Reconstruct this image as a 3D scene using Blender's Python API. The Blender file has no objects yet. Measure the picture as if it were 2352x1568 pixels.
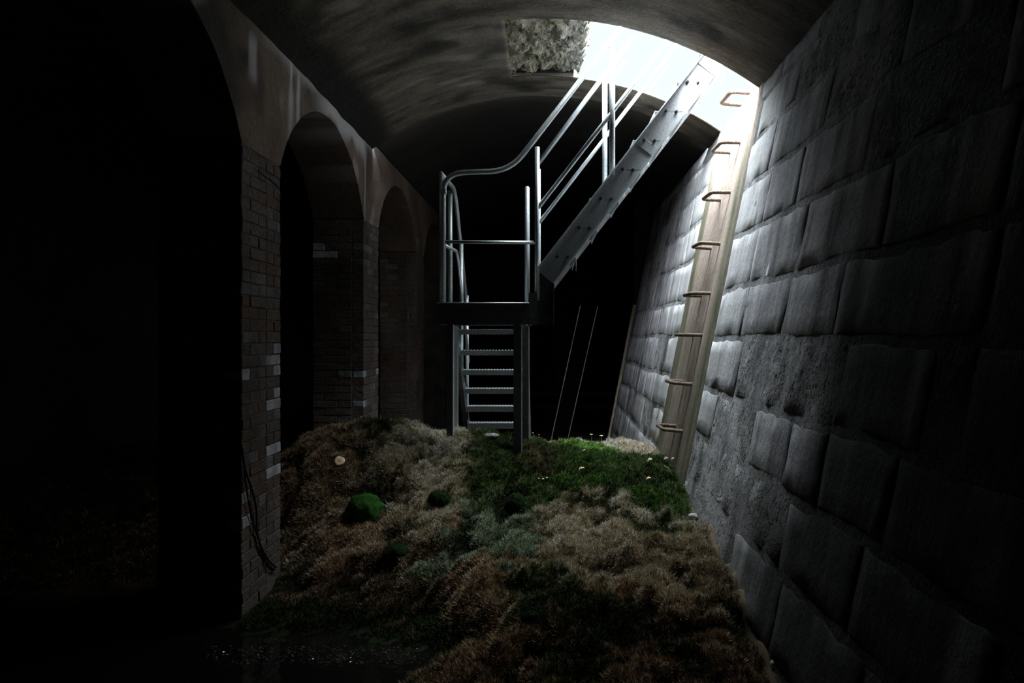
import bpy, bmesh, math, random
import numpy as np
from mathutils import Vector, Matrix, noise
random.seed(7)
rng = np.random.default_rng(7)
S = bpy.context.scene
COL = S.collection
F, CX, CY, EYE = 1568.0, 1260.0, 770.0, 1.6

# ------------------------------------------------------------ camera
cd = bpy.data.cameras.new('camera')
cam = bpy.data.objects.new('camera', cd); COL.objects.link(cam)
cam.location = (0, 0, EYE); cam.rotation_euler = (math.pi/2, 0, 0)
cd.sensor_width = 36; cd.lens = 24.0
cd.shift_x = -(CX-1176)/2352; cd.shift_y = -(784-CY)/2352
cd.clip_start = 0.05; cd.clip_end = 200
S.camera = cam
SKY = 135.0
# ------------------------------------------------------------ sky (overcast) and exposure
W = bpy.data.worlds.new('overcast_sky'); S.world = W; W.use_nodes = True
nt = W.node_tree; nt.nodes.clear()
wo = nt.nodes.new('ShaderNodeOutputWorld'); bg = nt.nodes.new('ShaderNodeBackground')
tc = nt.nodes.new('ShaderNodeTexCoord'); sp = nt.nodes.new('ShaderNodeSeparateXYZ')
# overcast sky, far brighter overhead than near the horizon
dp = nt.nodes.new('ShaderNodeVectorMath'); dp.operation = 'DOT_PRODUCT'
dp.inputs[1].default_value = Vector((-.24, -.10, .96)).normalized()
mr = nt.nodes.new('ShaderNodeMapRange'); mr.interpolation_type = 'SMOOTHSTEP'
mr.inputs[1].default_value = .46; mr.inputs[2].default_value = 1.0
ma = nt.nodes.new('ShaderNodeMath'); ma.operation = 'MULTIPLY_ADD'; ma.inputs[1].default_value = SKY; ma.inputs[2].default_value = 1.16
nt.links.new(tc.outputs['Generated'], dp.inputs[0]); nt.links.new(dp.outputs['Value'], mr.inputs[0])
nt.links.new(mr.outputs[0], ma.inputs[0])
nt.links.new(ma.outputs[0], bg.inputs[1]); nt.links.new(bg.outputs[0], wo.inputs[0])
bg.inputs[0].default_value = (.94, .975, 1.0, 1)
# the daylight enters through the hatch: sampling portal in the opening
pl = bpy.data.lights.new('hatch_portal', 'AREA'); pl.shape = 'RECTANGLE'
pl.size = 1.62; pl.size_y = 1.24; pl.cycles.is_portal = True
po = bpy.data.objects.new('hatch_portal', pl); COL.objects.link(po)
po.location = (0.955, 5.66, 3.86); po.rotation_euler = (0, math.radians(20.5), 0)
S.view_settings.view_transform = 'Standard'; S.view_settings.look = 'None'
S.view_settings.exposure = 0.0; S.view_settings.gamma = 1.0
S.view_settings.use_curve_mapping = False
S.cycles.use_denoising = True
S.cycles.max_bounces = 10; S.cycles.diffuse_bounces = 5; S.cycles.glossy_bounces = 3
S.cycles.transparent_max_bounces = 16
S.cycles.caustics_reflective = False; S.cycles.caustics_refractive = False
S.cycles.sample_clamp_indirect = 4.0

# ------------------------------------------------------------ helpers
def P(px, py, D):
    return Vector(((px-CX)/F*D, D, EYE+(CY-py)/F*D))
def link(o, parent=None):
    COL.objects.link(o)
    if parent is not None:
        o.parent = parent
        if parent.parent is None:
            o.matrix_parent_inverse = parent.matrix_basis.inverted()
        else:
            o.matrix_parent_inverse = (parent.parent.matrix_basis @ parent.matrix_parent_inverse.inverted()).inverted() if False else Matrix.Identity(4)
    return o
class MB:
    def __init__(s): s.v = []; s.f = []; s.c = []
    def add(s, vs, fs, c=None):
        n = len(s.v); s.v += [tuple(v) for v in vs]; s.f += [tuple(i+n for i in f) for f in fs]
        if c is not None: s.c += c
    def box(s, c, sz, R=None, bev=0.0):
        c = Vector(c); hx, hy, hz = [q/2 for q in sz]
        if bev > 0:
            bm = bmesh.new(); bmesh.ops.create_cube(bm, size=1)
            for v in bm.verts: v.co = Vector((v.co.x*sz[0], v.co.y*sz[1], v.co.z*sz[2]))
            bmesh.ops.bevel(bm, geom=list(bm.edges), offset=bev, segments=1, affect='EDGES')
            vs = [(R @ v.co if R else v.co)+c for v in bm.verts]
            bm.verts.index_update()
            fs = [[v.index for v in f.verts] for f in bm.faces]; bm.free()
            s.add(vs, fs); return s
        vs = [Vector((x*hx, y*hy, z*hz)) for x in (-1, 1) for y in (-1, 1) for z in (-1, 1)]
        vs = [(R @ v if R else v)+c for v in vs]
        s.add(vs, [(0,1,3,2),(4,6,7,5),(0,4,5,1),(2,3,7,6),(0,2,6,4),(1,5,7,3)]); return s
    def prism(s, poly, a, b, axis='y'):
        n = len(poly)
        if axis == 'y':
            vs = [(x, a, z) for x, z in poly]+[(x, b, z) for x, z in poly]
        elif axis == 'x':
            vs = [(a, y, z) for y, z in poly]+[(b, y, z) for y, z in poly]
        else:
            vs = [(x, y, a) for x, y in poly]+[(x, y, b) for x, y in poly]
        fs = [tuple(range(n))[::-1], tuple(range(n, 2*n))]+[(i, (i+1) % n, (i+1) % n+n, i+n) for i in range(n)]
        s.add(vs, fs); return s
    def tube(s, pts, r, seg=10, cap=True, jit=0.0):
        pts = [Vector(p) for p in pts]; n = len(pts)
        rs = r if isinstance(r, (list, tuple)) else [r]*n
        t0 = (pts[1]-pts[0]).normalized()
        up = Vector((0, 0, 1)) if abs(t0.z) < .9 else Vector((0, 1, 0))
        nrm = t0.cross(up).normalized(); vs = []
        for i, p in enumerate(pts):
            if i == 0: t = t0
            elif i == n-1: t = (pts[i]-pts[i-1]).normalized()
            else: t = ((pts[i+1]-p).normalized()+(p-pts[i-1]).normalized()).normalized()
            nrm = (nrm-t*nrm.dot(t)).normalized(); bn = t.cross(nrm)
            for k in range(seg):
                a = 2*math.pi*k/seg
                rr = rs[i]*(1+jit*(random.random()-.5))
                vs.append(p+nrm*math.cos(a)*rr+bn*math.sin(a)*rr)
        fs = [(i*seg+k, i*seg+(k+1) % seg, (i+1)*seg+(k+1) % seg, (i+1)*seg+k) for i in range(n-1) for k in range(seg)]
        if cap: fs += [tuple(range(seg))[::-1], tuple(range((n-1)*seg, n*seg))]
        s.add(vs, fs); return s
    def lathe(s, prof, c, seg=14, M=None):
        c = Vector(c); vs = []
        for r, z in prof:
            for k in range(seg):
                a = 2*math.pi*k/seg; v = Vector((r*math.cos(a), r*math.sin(a), z))
                vs.append((M @ v if M else v)+c)
        n = len(prof)
        fs = [(i*seg+k, i*seg+(k+1) % seg, (i+1)*seg+(k+1) % seg, (i+1)*seg+k) for i in range(n-1) for k in range(seg)]
        fs += [tuple(range(seg))[::-1], tuple(range((n-1)*seg, n*seg))]
        s.add(vs, fs); return s
    def build(s, name, mat, parent=None, smooth=False, **props):
        me = bpy.data.meshes.new(name); me.from_pydata(s.v, [], s.f); me.update()
        if s.c:
            at = me.color_attributes.new('paint', 'FLOAT_COLOR', 'POINT')
            at.data.foreach_set('color', np.array(s.c, dtype=np.float32).ravel())
        if isinstance(mat, (list, tuple)):
            for m in mat: me.materials.append(m)
        else: me.materials.append(mat)
        if smooth: me.polygons.foreach_set('use_smooth', [True]*len(me.polygons))
        o = bpy.data.objects.new(name, me); link(o, parent)
        for k, v in props.items(): o[k] = v
        return o
def thing(name, loc, label, cat, group=None):
    o = bpy.data.objects.new(name, None); COL.objects.link(o)
    o.location = loc; o.empty_display_size = .1
    o['label'] = label; o['category'] = cat
    if group: o['group'] = group
    bpy.context.view_layer.update()
    return o
def tag(o, label, cat, group=None):
    o['label'] = label; o['category'] = cat
    if group: o['group'] = group
    return o
def nz(x, y, z, oct=3):
    return noise.fractal(Vector((x, y, z)), 1.0, 2.0, oct)   # about -1..1
def sm(a, b, x):
    t = min(1, max(0, (x-a)/(b-a))); return t*t*(3-2*t)
def fillet(pts, r, n=6):
    pts = [Vector(p) for p in pts]; out = [pts[0]]
    for i in range(1, len(pts)-1):
        a, b, c = pts[i-1], pts[i], pts[i+1]
        d1 = (a-b); d2 = (c-b); rr = min(r, d1.length*.45, d2.length*.45)
        p1 = b+d1.normalized()*rr; p2 = b+d2.normalized()*rr
        for k in range(n+1):
            t = k/n; out.append(p1*(1-t)**2+b*2*t*(1-t)+p2*t*t)
    out.append(pts[-1]); return out

# ------------------------------------------------------------ materials
def nodes(name):
    m = bpy.data.materials.new(name); m.use_nodes = True
    t = m.node_tree; b = t.nodes['Principled BSDF']; return m, t, b
def N(t, typ, **kw):
    n = t.nodes.new(typ)
    for k, v in kw.items(): setattr(n, k, v)
    return n
def mixc(t, fac, a, b, mode='MIX'):
    n = N(t, 'ShaderNodeMix', data_type='RGBA', blend_type=mode)
    for sck, v in ((0, fac), (6, a), (7, b)):
        if isinstance(v, (int, float)): n.inputs[sck].default_value = v
        elif isinstance(v, tuple): n.inputs[sck].default_value = (*v, 1) if len(v) == 3 else v
        else: t.links.new(v, n.inputs[sck])
    return n.outputs[2]
def noise_tex(t, scale, detail=6, stretch=(1, 1, 1), rough=.6, lo=.3, hi=.7):
    g = N(t, 'ShaderNodeNewGeometry'); mp = N(t, 'ShaderNodeMapping')
    mp.inputs['Scale'].default_value = stretch
    t.links.new(g.outputs['Position'], mp.inputs['Vector'])
    n = N(t, 'ShaderNodeTexNoise'); n.inputs['Scale'].default_value = scale
    n.inputs['Detail'].default_value = detail; n.inputs['Roughness'].default_value = rough
    t.links.new(mp.outputs[0], n.inputs['Vector'])
    r = N(t, 'ShaderNodeMapRange'); r.inputs[1].default_value = lo; r.inputs[2].default_value = hi
    t.links.new(n.outputs['Fac'], r.inputs[0]); return r.outputs[0]
def concrete(name, light, dark, scale=2.5, stretch=(1, 1, 1), pit=.5, rough=.9, bump=.4, paint=False, fine=30, dist=.012, spec=.25, streak=0.0):
    m, t, b = nodes(name)
    a = noise_tex(t, scale, 8, stretch); f = noise_tex(t, fine, 5, (1, 1, 1), .7)
    p = noise_tex(t, fine*2.2, 3, stretch, .5, .56, .68)
    c = mixc(t, a, dark, light)
    if streak:
        s1 = noise_tex(t, 9, 4, (1, 1.6, .10), .55, .50, .66); s2 = noise_tex(t, 3, 3, (1, 1, 1), .5, .35, .65)
        sm_ = N(t, 'ShaderNodeMath', operation='MULTIPLY'); t.links.new(s1, sm_.inputs[0]); t.links.new(s2, sm_.inputs[1])
        sm2 = N(t, 'ShaderNodeMath', operation='MULTIPLY'); t.links.new(sm_.outputs[0], sm2.inputs[0]); sm2.inputs[1].default_value = streak
        c = mixc(t, sm2.outputs[0], c, tuple(q*.35 for q in dark))
    c = mixc(t, .35, c, mixc(t, f, (0.25, .25, .25), (1.4, 1.4, 1.4)), 'MULTIPLY')
    dk = tuple(q*.3 for q in dark)
    mm = N(t, 'ShaderNodeMath', operation='MULTIPLY'); t.links.new(p, mm.inputs[0]); mm.inputs[1].default_value = pit
    c = mixc(t, mm.outputs[0], c, dk)
    if paint:                      # r: pale lime and painted light, g: mould, wet and painted shade, b: algae
        at = N(t, 'ShaderNodeAttribute', attribute_name='paint'); sx = N(t, 'ShaderNodeSeparateColor')
        t.links.new(at.outputs['Color'], sx.inputs[0])
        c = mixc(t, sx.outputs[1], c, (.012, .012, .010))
        c = mixc(t, sx.outputs[2], c, (.045, .060, .020))
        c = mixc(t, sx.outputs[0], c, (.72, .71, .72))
    t.links.new(c, b.inputs['Base Color']); b.inputs['Roughness'].default_value = rough
    b.inputs['Specular IOR Level'].default_value = spec
    bp = N(t, 'ShaderNodeBump'); bp.inputs['Strength'].default_value = bump; bp.inputs['Distance'].default_value = dist
    sb = N(t, 'ShaderNodeMath', operation='SUBTRACT'); t.links.new(f, sb.inputs[0]); t.links.new(mm.outputs[0], sb.inputs[1])
    ad = N(t, 'ShaderNodeMath', operation='ADD'); t.links.new(sb.outputs[0], ad.inputs[0]); t.links.new(a, ad.inputs[1])
    t.links.new(ad.outputs[0], bp.inputs['Height']); t.links.new(bp.outputs[0], b.inputs['Normal'])
    return m
M = {}
M['vault'] = concrete('vault_concrete', (.33, .275, .22), (.065, .055, .045), 2.2, (.7, 3.2, 1), .5, .9, .5, True)
M['vault_dark'] = concrete('dark_vault_concrete', (.040, .036, .032), (.012, .011, .010), 1.6, (.7, 2, 1), .5, .95, .4)  # much darker concrete for the far and left vaults
M['arcade'] = concrete('arcade_plaster', (.23, .17, .135), (.085, .065, .052), 1.8, (1, 1, .6), .3, .85, .3, True, 22)
M['core'] = concrete('old_mortar', (.16, .14, .13), (.04, .035, .03), 4, (1, 1, 1), .5, .9, .5)
M['brick_dark'] = concrete('dark_brick', (.17, .135, .115), (.05, .042, .038), 3, (1, 1, .7), .4, .8, .5)
M['brick_red'] = concrete('brown_brick', (.16, .11, .088), (.05, .036, .031), 3, (1, 1, .7), .4, .8, .5)
M['brick_grey'] = concrete('limed_brick', (.22, .21, .21), (.06, .058, .058), 5, (1, 1, .5), .4, .8, .5)
M['brick_white'] = concrete('whitewashed_brick', (.66, .67, .72), (.16, .16, .18), 7, (1, 1, .6), .1, .75, .3)
M['block'] = concrete('wall_block', (.80, .77, .84), (.33, .315, .35), 2.4, (1, 4.5, .28), .75, .85, .45, True, 26, .008, .25, .9)
M['block_rough'] = concrete('pitted_wall_block', (.62, .60, .62), (.16, .155, .165), 9, (1, 1, .8), .9, .9, .8, True, 20, .02)
M['mortar'] = concrete('wall_mortar', (.66, .64, .68), (.22, .21, .225), 4, (1, 1, .6), .8, .9, .5, True, 24, .010, .25, .6)
M['panel'] = concrete('smooth_render', (.50, .395, .345), (.30, .235, .205), 1.8, (1, 2.4, .45), .4, .8, .3, True, 26, .008, .25, .25)
M['slab'] = concrete('broken_slab', (.98, .88, .68), (.12, .10, .065), 7, (1, 1, 1), .6, .95, 1.0, True, 16, .03)
M['black_wall'] = concrete('black_concrete', (.045, .043, .04), (.015, .014, .013), 1.5, (1, 1, .5), .5, .9, .5)  # plain near-black for outer walls and covers
M['earth'] = concrete('wet_earth', (.05, .04, .03), (.015, .012, .01), 8, (1, 1, 1), .4, .8, .8)
M['stone'] = concrete('pale_stone', (.6, .6, .57), (.3, .3, .28), 12, (1, 1, 1), .3, .8, .5)
def simple(name, col, rough=.6, metal=0.0, spec=.4, var=0.0, vs=40, bump=0.0):
    m, t, b = nodes(name); b.inputs['Roughness'].default_value = rough; b.inputs['Metallic'].default_value = metal
    b.inputs['Specular IOR Level'].default_value = spec
    f = noise_tex(t, vs, 5)
    t.links.new(mixc(t, f, tuple(q*(1-var) for q in col), tuple(min(1, q*(1+var)) for q in col)), b.inputs['Base Color'])
    if bump:
        bp = N(t, 'ShaderNodeBump'); bp.inputs['Strength'].default_value = bump; bp.inputs['Distance'].default_value = .004
        t.links.new(f, bp.inputs['Height']); t.links.new(bp.outputs[0], b.inputs['Normal'])
    return m
M['galv'] = simple('galvanised_steel', (.55, .58, .61), .45, .68, .5, .22, 60, .15)
M['galv_shaded'] = simple('shaded_steel', (.07, .073, .077), .5, .6, .5, .3, 30, .2)  # darker copy of galv, its shade put into the colour
M['bolt'] = simple('dark_bolt', (.06, .06, .06), .5, .5)
M['rust'] = simple('rusty_iron', (.24, .18, .145), .9, .1, .3, .5, 70, 1.0)
M['wood'] = simple('pale_timber', (.42, .33, .26), .8, 0, .3, .25, 25, .4)
M['black'] = simple('black_rubber', (.012, .012, .012), .5, 0, .4)
M['darkboard'] = simple('dark_painted_board', (.004, .004, .004), 1, 0, 0, .2)
M['cap'] = simple('mushroom_cap', (.85, .66, .48), .6, 0, .4, .12, 90)
M['capmid'] = simple('mushroom_centre', (.75, .36, .16), .6, 0, .4, .2, 120)
M['stem'] = simple('mushroom_stem', (.55, .36, .20), .6, 0, .4, .2, 60)
M['orange'] = simple('orange_stem', (.65, .28, .07), .6, 0, .4, .2, 60)
M['leaf'] = simple('dry_leaf', (.60, .38, .27), .7, 0, .3, .3, 60)
M['frame'] = simple('hatch_frame', (.10, .12, .12), .5, .4)
# glass: a clear pane, tinted, with a weak reflection
m, t, b = nodes('clear_glass'); t.nodes.remove(b)
tr = N(t, 'ShaderNodeBsdfTransparent'); tr.inputs[0].default_value = (.93, .975, .97, 1)
gl = N(t, 'ShaderNodeBsdfGlossy'); gl.inputs['Roughness'].default_value = .02
mx = N(t, 'ShaderNodeMixShader'); mx.inputs[0].default_value = .04
t.links.new(tr.outputs[0], mx.inputs[1]); t.links.new(gl.outputs[0], mx.inputs[2])
t.links.new(mx.outputs[0], t.nodes['Material Output'].inputs[0]); M['glass'] = m
# water
m, t, b = nodes('dark_water'); b.inputs['Base Color'].default_value = (.006, .006, .005, 1)
b.inputs['Roughness'].default_value = .03; b.inputs['Specular IOR Level'].default_value = .5
f = noise_tex(t, 9, 2); bp = N(t, 'ShaderNodeBump'); bp.inputs['Strength'].default_value = .08; bp.inputs['Distance'].default_value = .01
t.links.new(f, bp.inputs['Height']); t.links.new(bp.outputs[0], b.inputs['Normal']); M['water'] = m
# moss: vertex colour, with the shade of the hollows put into it
def mossmat(name, rough):
    m, t, b = nodes(name)
    at = N(t, 'ShaderNodeAttribute', attribute_name='paint')
    t.links.new(at.outputs['Color'], b.inputs['Base Color'])
    b.inputs['Roughness'].default_value = rough; b.inputs['Specular IOR Level'].default_value = .15
    return m
M['moss'] = mossmat('moss_and_dry_heath', .8)
M['peat'] = mossmat('peat_under_moss', .95)
M['cushion'] = simple('green_moss', (.022, .078, .010), .9, 0, .1, .45, 90, 1.0)
M['cushion_dark'] = simple('dark_green_moss', (.008, .022, .005), .9, 0, .1, .45, 90, 1.0)

# ------------------------------------------------------------ terrain heights
ctrl = [(1760,1500,2.91),(1700,1330,3.41),(1600,1200,4.35),(1560,1090,5.1),(1505,1035,6.2),(1450,1022,6.6),(1400,1014,6.9),
 (1300,1016,6.5),(1210,1008,6.4),(1120,1004,6.4),(1060,1008,6.3),(1110,1435,3.55),(1150,1440,3.45),(1060,1445,3.6),(1190,1022,5.3),(1035,1008,5.3),(1300,1035,5.6),(1400,1042,5.8),(1470,1052,5.5),
 (1330,1108,4.75),(1380,1165,4.5),(1300,1165,4.5),(1460,1125,4.7),(1080,1100,4.9),(1185,1155,4.6),(1250,1085,5.0),
 (1100,1200,4.35),(1250,1250,4.1),(1450,1240,4.0),(1580,1215,4.1),(1100,1290,3.9),(1300,1330,3.7),(1500,1345,3.5),(1650,1400,3.2),
 (1080,1360,3.72),(1130,1345,3.72),(1200,1370,3.5),(1000,1340,4.0),(860,1370,4.0),(750,1400,3.9),(980,1450,3.65),(900,1490,3.52),(650,1450,3.72),(980,1525,3.3),
 (1090,1455,3.5),(1190,1450,3.2),(1200,1520,3.05),(1100,1500,3.1),(1400,1440,3.1),(1600,1490,2.9),(1400,1540,2.8),(1150,1560,2.85),(1650,1560,2.7),
 (880,955,5.35),(780,984,5.3),(700,1012,5.25),(650,1045,5.2),(950,972,5.45),(1000,1005,5.4),(1040,1045,5.15),(850,1030,5.1),
 (750,1065,5.0),(900,1090,4.9),(980,1080,5.0),(700,1110,4.9),(830,1175,4.7),(1000,1145,4.75),(680,1200,4.75),(950,1200,4.5),
 (800,1250,4.45),(700,1280,4.4),(900,1290,4.25),(660,1320,4.3),
 (300,1118,6.0),(100,1140,6.0),(330,1210,5.2),(0,1250,5.0),(200,1350,4.3)]
cp = [tuple(P(*c)) for c in ctrl]
cp += [(-1,1,.0),(0,1,.1),(1,1,.15),(.8,2,.18),(0,2,.15),(-1,2.2,-.08),(-.8,3.0,-.06),(-1.3,6.1,.6),(-2,6,.5),(-1.9,7.5,.1),(-.6,7.3,.3),
 (0,7.5,.2),(.9,8,.1),(.95,7.4,.38),(-.6,8.2,0),(.8,9.5,0),(0,10,0),(-1.5,9.5,0),(1,12,0),(-2.3,4.5,.1),(-2.3,3.9,-.03),(-1.5,3.2,-.08),
 (-2.5,3.2,-.08),(-3,3.5,-.06),(-4.8,3.5,-.06),(-4.8,7,.3),(-5,10,.05),(-3,8,.1),(-3.5,1,-.05),(-5.4,1,-.05),(-5.4,12,0),(-1.2,5.75,.82),(1.7,3,.2),(1.7,6,.5)]
cp = np.array(cp, float)
def tps(A, B):
    d = np.sqrt(((A[:, None, :2]-B[None, :, :2])**2).sum(-1))+1e-9
    return d*d*np.log(d)
K = tps(cp, cp)+np.eye(len(cp))*.004; n = len(cp)
Pm = np.c_[np.ones(n), cp[:, :2]]
A = np.block([[K, Pm], [Pm.T, np.zeros((3, 3))]])
sol = np.linalg.solve(A, np.r_[cp[:, 2], 0, 0, 0])
def hbase(x, y):
    x = np.atleast_1d(x); y = np.atleast_1d(y); q = np.c_[x, y]; out = np.empty(len(q))
    for i in range(0, len(q), 20000):
        s = q[i:i+20000]
        out[i:i+20000] = tps(s, cp) @ sol[:n]+np.c_[np.ones(len(s)), s] @ sol[n:]
    return out
GS = .027
GX = np.arange(-5.4, 1.62, GS); GY = np.arange(.2, 12.3, GS)
gx, gy = np.meshgrid(GX, GY); H = hbase(gx.ravel(), gy.ravel()).reshape(gx.shape)
def hummock(x, y):
    """small-scale lumps of the moss, metres"""
    v = Vector((x*5.2, y*5.2, 3.1)); dd = noise.voronoi(v)[0][0]
    v2 = Vector((x*12+5, y*12, 1.7)); d2 = noise.voronoi(v2)[0][0]
    h = .075*(max(0, 1-dd*1.5)**.7)+.045*max(0, 1-d2*1.4)-.05*sm(.25, .6, noise.noise(Vector((x*5, y*5, 33))))
    return h+.05*noise.noise(Vector((x*2.1, y*2.1, 9)))+.018*noise.noise(Vector((x*17, y*17, 2)))
HUM = np.zeros_like(H)
for j in range(len(GY)):
    for i in range(len(GX)):
        x, y = GX[i], GY[j]
        if y < 8.2:
            HUM[j, i] = hummock(x, y); H[j, i] += (HUM[j, i]-.06)*(.45+.55*sm(-.05, .15, H[j, i]))
H = np.maximum(H, -.10)
def height(x, y):
    fx = (x-GX[0])/GS; fy = (y-GY[0])/GS
    i = np.clip(np.floor(fx).astype(int), 0, len(GX)-2); j = np.clip(np.floor(fy).astype(int), 0, len(GY)-2)
    u = fx-i; v = fy-j
    return (H[j, i]*(1-u)*(1-v)+H[j, i+1]*u*(1-v)+H[j+1, i]*(1-u)*v+H[j+1, i+1]*u*v)
def hz(x, y): return float(height(np.array([x]), np.array([y]))[0])

# moss colouring: patches (px, py, D, radius m, colour)
TAN = 1.35*np.array((.36, .27, .18)); PALE = 1.3*np.array((.46, .38, .27)); BRN = 1.7*np.array((.15, .095, .06)); GRN = np.array((.062, .125, .022))
DGR = 1.5*np.array((.030, .045, .014)); SAGE = 1.6*np.array((.13, .15, .10)); RED = 1.5*np.array((.20, .13, .085))
patches = [(1300,1100,4.8,.16,GRN),(1420,1100,4.8,.2,GRN*.6),(1330,1050,5.4,.3,GRN*.45),(1480,1080,5.1,.3,DGR),(1250,1050,5.3,.25,BRN*.6),(1200,1040,5.3,.4,DGR),(1100,1060,5.1,.3,DGR),(1360,1022,6.4,.12,GRN*1.6),
 (1500,1060,5.3,.3,DGR),(1150,1110,4.8,.3,DGR*1.2),(1550,1150,4.6,.15,DGR*1.3),(1230,1120,4.7,.18,DGR),
 (900,1000,5.25,.3,TAN*.75),(980,1020,5.2,.35,PALE),(1000,1080,5.0,.3,TAN),(870,1100,4.9,.3,TAN*.8),(880,955,5.4,.2,DGR*1.6),(780,975,5.3,.2,BRN),
 (750,1060,5,.2,BRN),(700,1130,4.85,.3,BRN*1.2),(950,1160,4.6,.2,TAN),(760,1190,4.6,.2,BRN),(700,1230,4.5,.2,TAN*.7),(830,1240,4.4,.25,BRN*1.3),(950,1230,4.35,.15,RED*1.2),
 (1100,1210,4.3,.25,SAGE),(1150,1170,4.5,.2,SAGE*.8),(1060,1170,4.55,.15,SAGE*.8),(1390,1120,4.65,.13,PALE),(1330,1140,4.55,.1,PALE*.8),(1450,1150,4.45,.13,PALE*.9),(1340,1190,4.35,.25,TAN),
 (1530,1170,4.35,.1,PALE),(1590,1160,4.4,.1,PALE*.8),(1500,1200,4.2,.2,DGR*1.5),(1400,1230,4.1,.25,TAN*.8),(1300,1250,4.0,.2,TAN*.6),(1560,1250,4.0,.25,TAN*.7),(1450,1300,3.8,.25,TAN*.7),
 (1600,1330,3.5,.25,TAN*.6),(1530,1360,3.5,.25,BRN*1.6),(1250,1330,3.7,.2,DGR),(1150,1360,3.6,.2,RED),(1200,1400,3.4,.2,DGR*1.3),(1080,1330,3.8,.15,BRN*1.3),
 (1200,1450,3.2,.2,BRN*1.6),(1100,1540,3.0,.25,BRN*1.8),(1300,1500,3,.25,DGR*1.5),(1450,1530,2.85,.3,BRN*1.8),(1400,1420,3.2,.25,DGR),(1620,1500,2.85,.15,RED*1.2),(1650,1560,2.7,.2,RED),
 (750,1450,3.7,.4,DGR),(900,1450,3.6,.3,DGR*1.2),(600,1440,3.75,.3,DGR),(800,1330,4.15,.3,BRN*.6),(950,1370,3.95,.3,BRN*.5),(700,1330,4.2,.2,BRN*.7),
 (1420,1012,6.8,.22,PALE*1.1),(1460,1014,6.7,.15,TAN),(1380,1010,6.9,.1,PALE),(1060,995,6.3,.1,TAN),(300,1180,5.5,.6,BRN*.6),(100,1250,5.2,1.0,BRN*.35),(50,1150,6,1.,BRN*.3)]
patches = [(a, b_, d, r, c*(.48 if b_ > 1395 else .7 if (b_ > 1280 and 500 < a < 1050) else 1)) for a, b_, d, r, c in patches]  # foreground and lower left patches darkened, shade put into their colour
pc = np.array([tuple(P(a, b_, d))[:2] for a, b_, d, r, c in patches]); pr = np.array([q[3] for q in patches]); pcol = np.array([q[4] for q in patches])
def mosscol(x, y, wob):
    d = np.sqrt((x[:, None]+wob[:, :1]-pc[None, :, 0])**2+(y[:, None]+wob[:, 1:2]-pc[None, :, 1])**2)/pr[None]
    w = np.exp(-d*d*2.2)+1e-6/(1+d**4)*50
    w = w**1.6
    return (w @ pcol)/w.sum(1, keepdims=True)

# ------------------------------------------------------------ setting: floor, walls, vaults
mb = MB(); mb.box((-1, 6.5, -.3), (11, 23, .3)); mb.build('floor', M['earth'], kind='structure')
# moss bank (ground that carries everything)
ny, nx = gx.shape
vs = np.c_[gx.ravel(), gy.ravel(), H.ravel()]
wob = np.array([(noise.noise(Vector((x*3, y*3, 0)))*.2+noise.noise(Vector((x*9, y*9, 4)))*.22, noise.noise(Vector((x*3, y*3, 7)))*.2+noise.noise(Vector((x*9, y*9, 9)))*.22) for x, y in zip(gx.ravel(), gy.ravel())])
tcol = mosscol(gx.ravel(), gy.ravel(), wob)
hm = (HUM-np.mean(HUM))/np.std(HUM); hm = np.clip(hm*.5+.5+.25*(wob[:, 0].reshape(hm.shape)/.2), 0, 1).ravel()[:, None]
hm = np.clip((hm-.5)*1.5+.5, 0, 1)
tcol = (tcol*.12+DGR*.30)*(1-hm)+tcol*1.45*hm  # shaded hollows and lit tops put into the moss colour
idx = np.arange(nx*ny).reshape(ny, nx)
fc = np.c_[idx[:-1, :-1].ravel(), idx[:-1, 1:].ravel(), idx[1:, 1:].ravel(), idx[1:, :-1].ravel()]
def npmesh(name, V, Fc, nper, colr, mat, smooth=False):
    me = bpy.data.meshes.new(name)
    me.vertices.add(len(V)); me.vertices.foreach_set('co', V.astype(np.float32).ravel())
    nf = len(Fc); me.loops.add(nf*nper); me.loops.foreach_set('vertex_index', Fc.astype(np.int32).ravel())
    me.polygons.add(nf); me.polygons.foreach_set('loop_start', np.arange(0, nf*nper, nper, dtype=np.int32))
    me.update(calc_edges=True)
    at = me.color_attributes.new('paint', 'FLOAT_COLOR', 'POINT')
    at.data.foreach_set('color', np.c_[colr, np.ones(len(colr))].astype(np.float32).ravel())
    me.materials.append(mat)
    if smooth: me.polygons.foreach_set('use_smooth', np.ones(nf, bool))
    o = bpy.data.objects.new(name, me); COL.objects.link(o); return o
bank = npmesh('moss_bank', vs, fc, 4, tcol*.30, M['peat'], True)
bank['kind'] = 'stuff'; tag(bank, 'uneven bank of peat and moss covering the cistern floor', 'moss')
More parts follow.
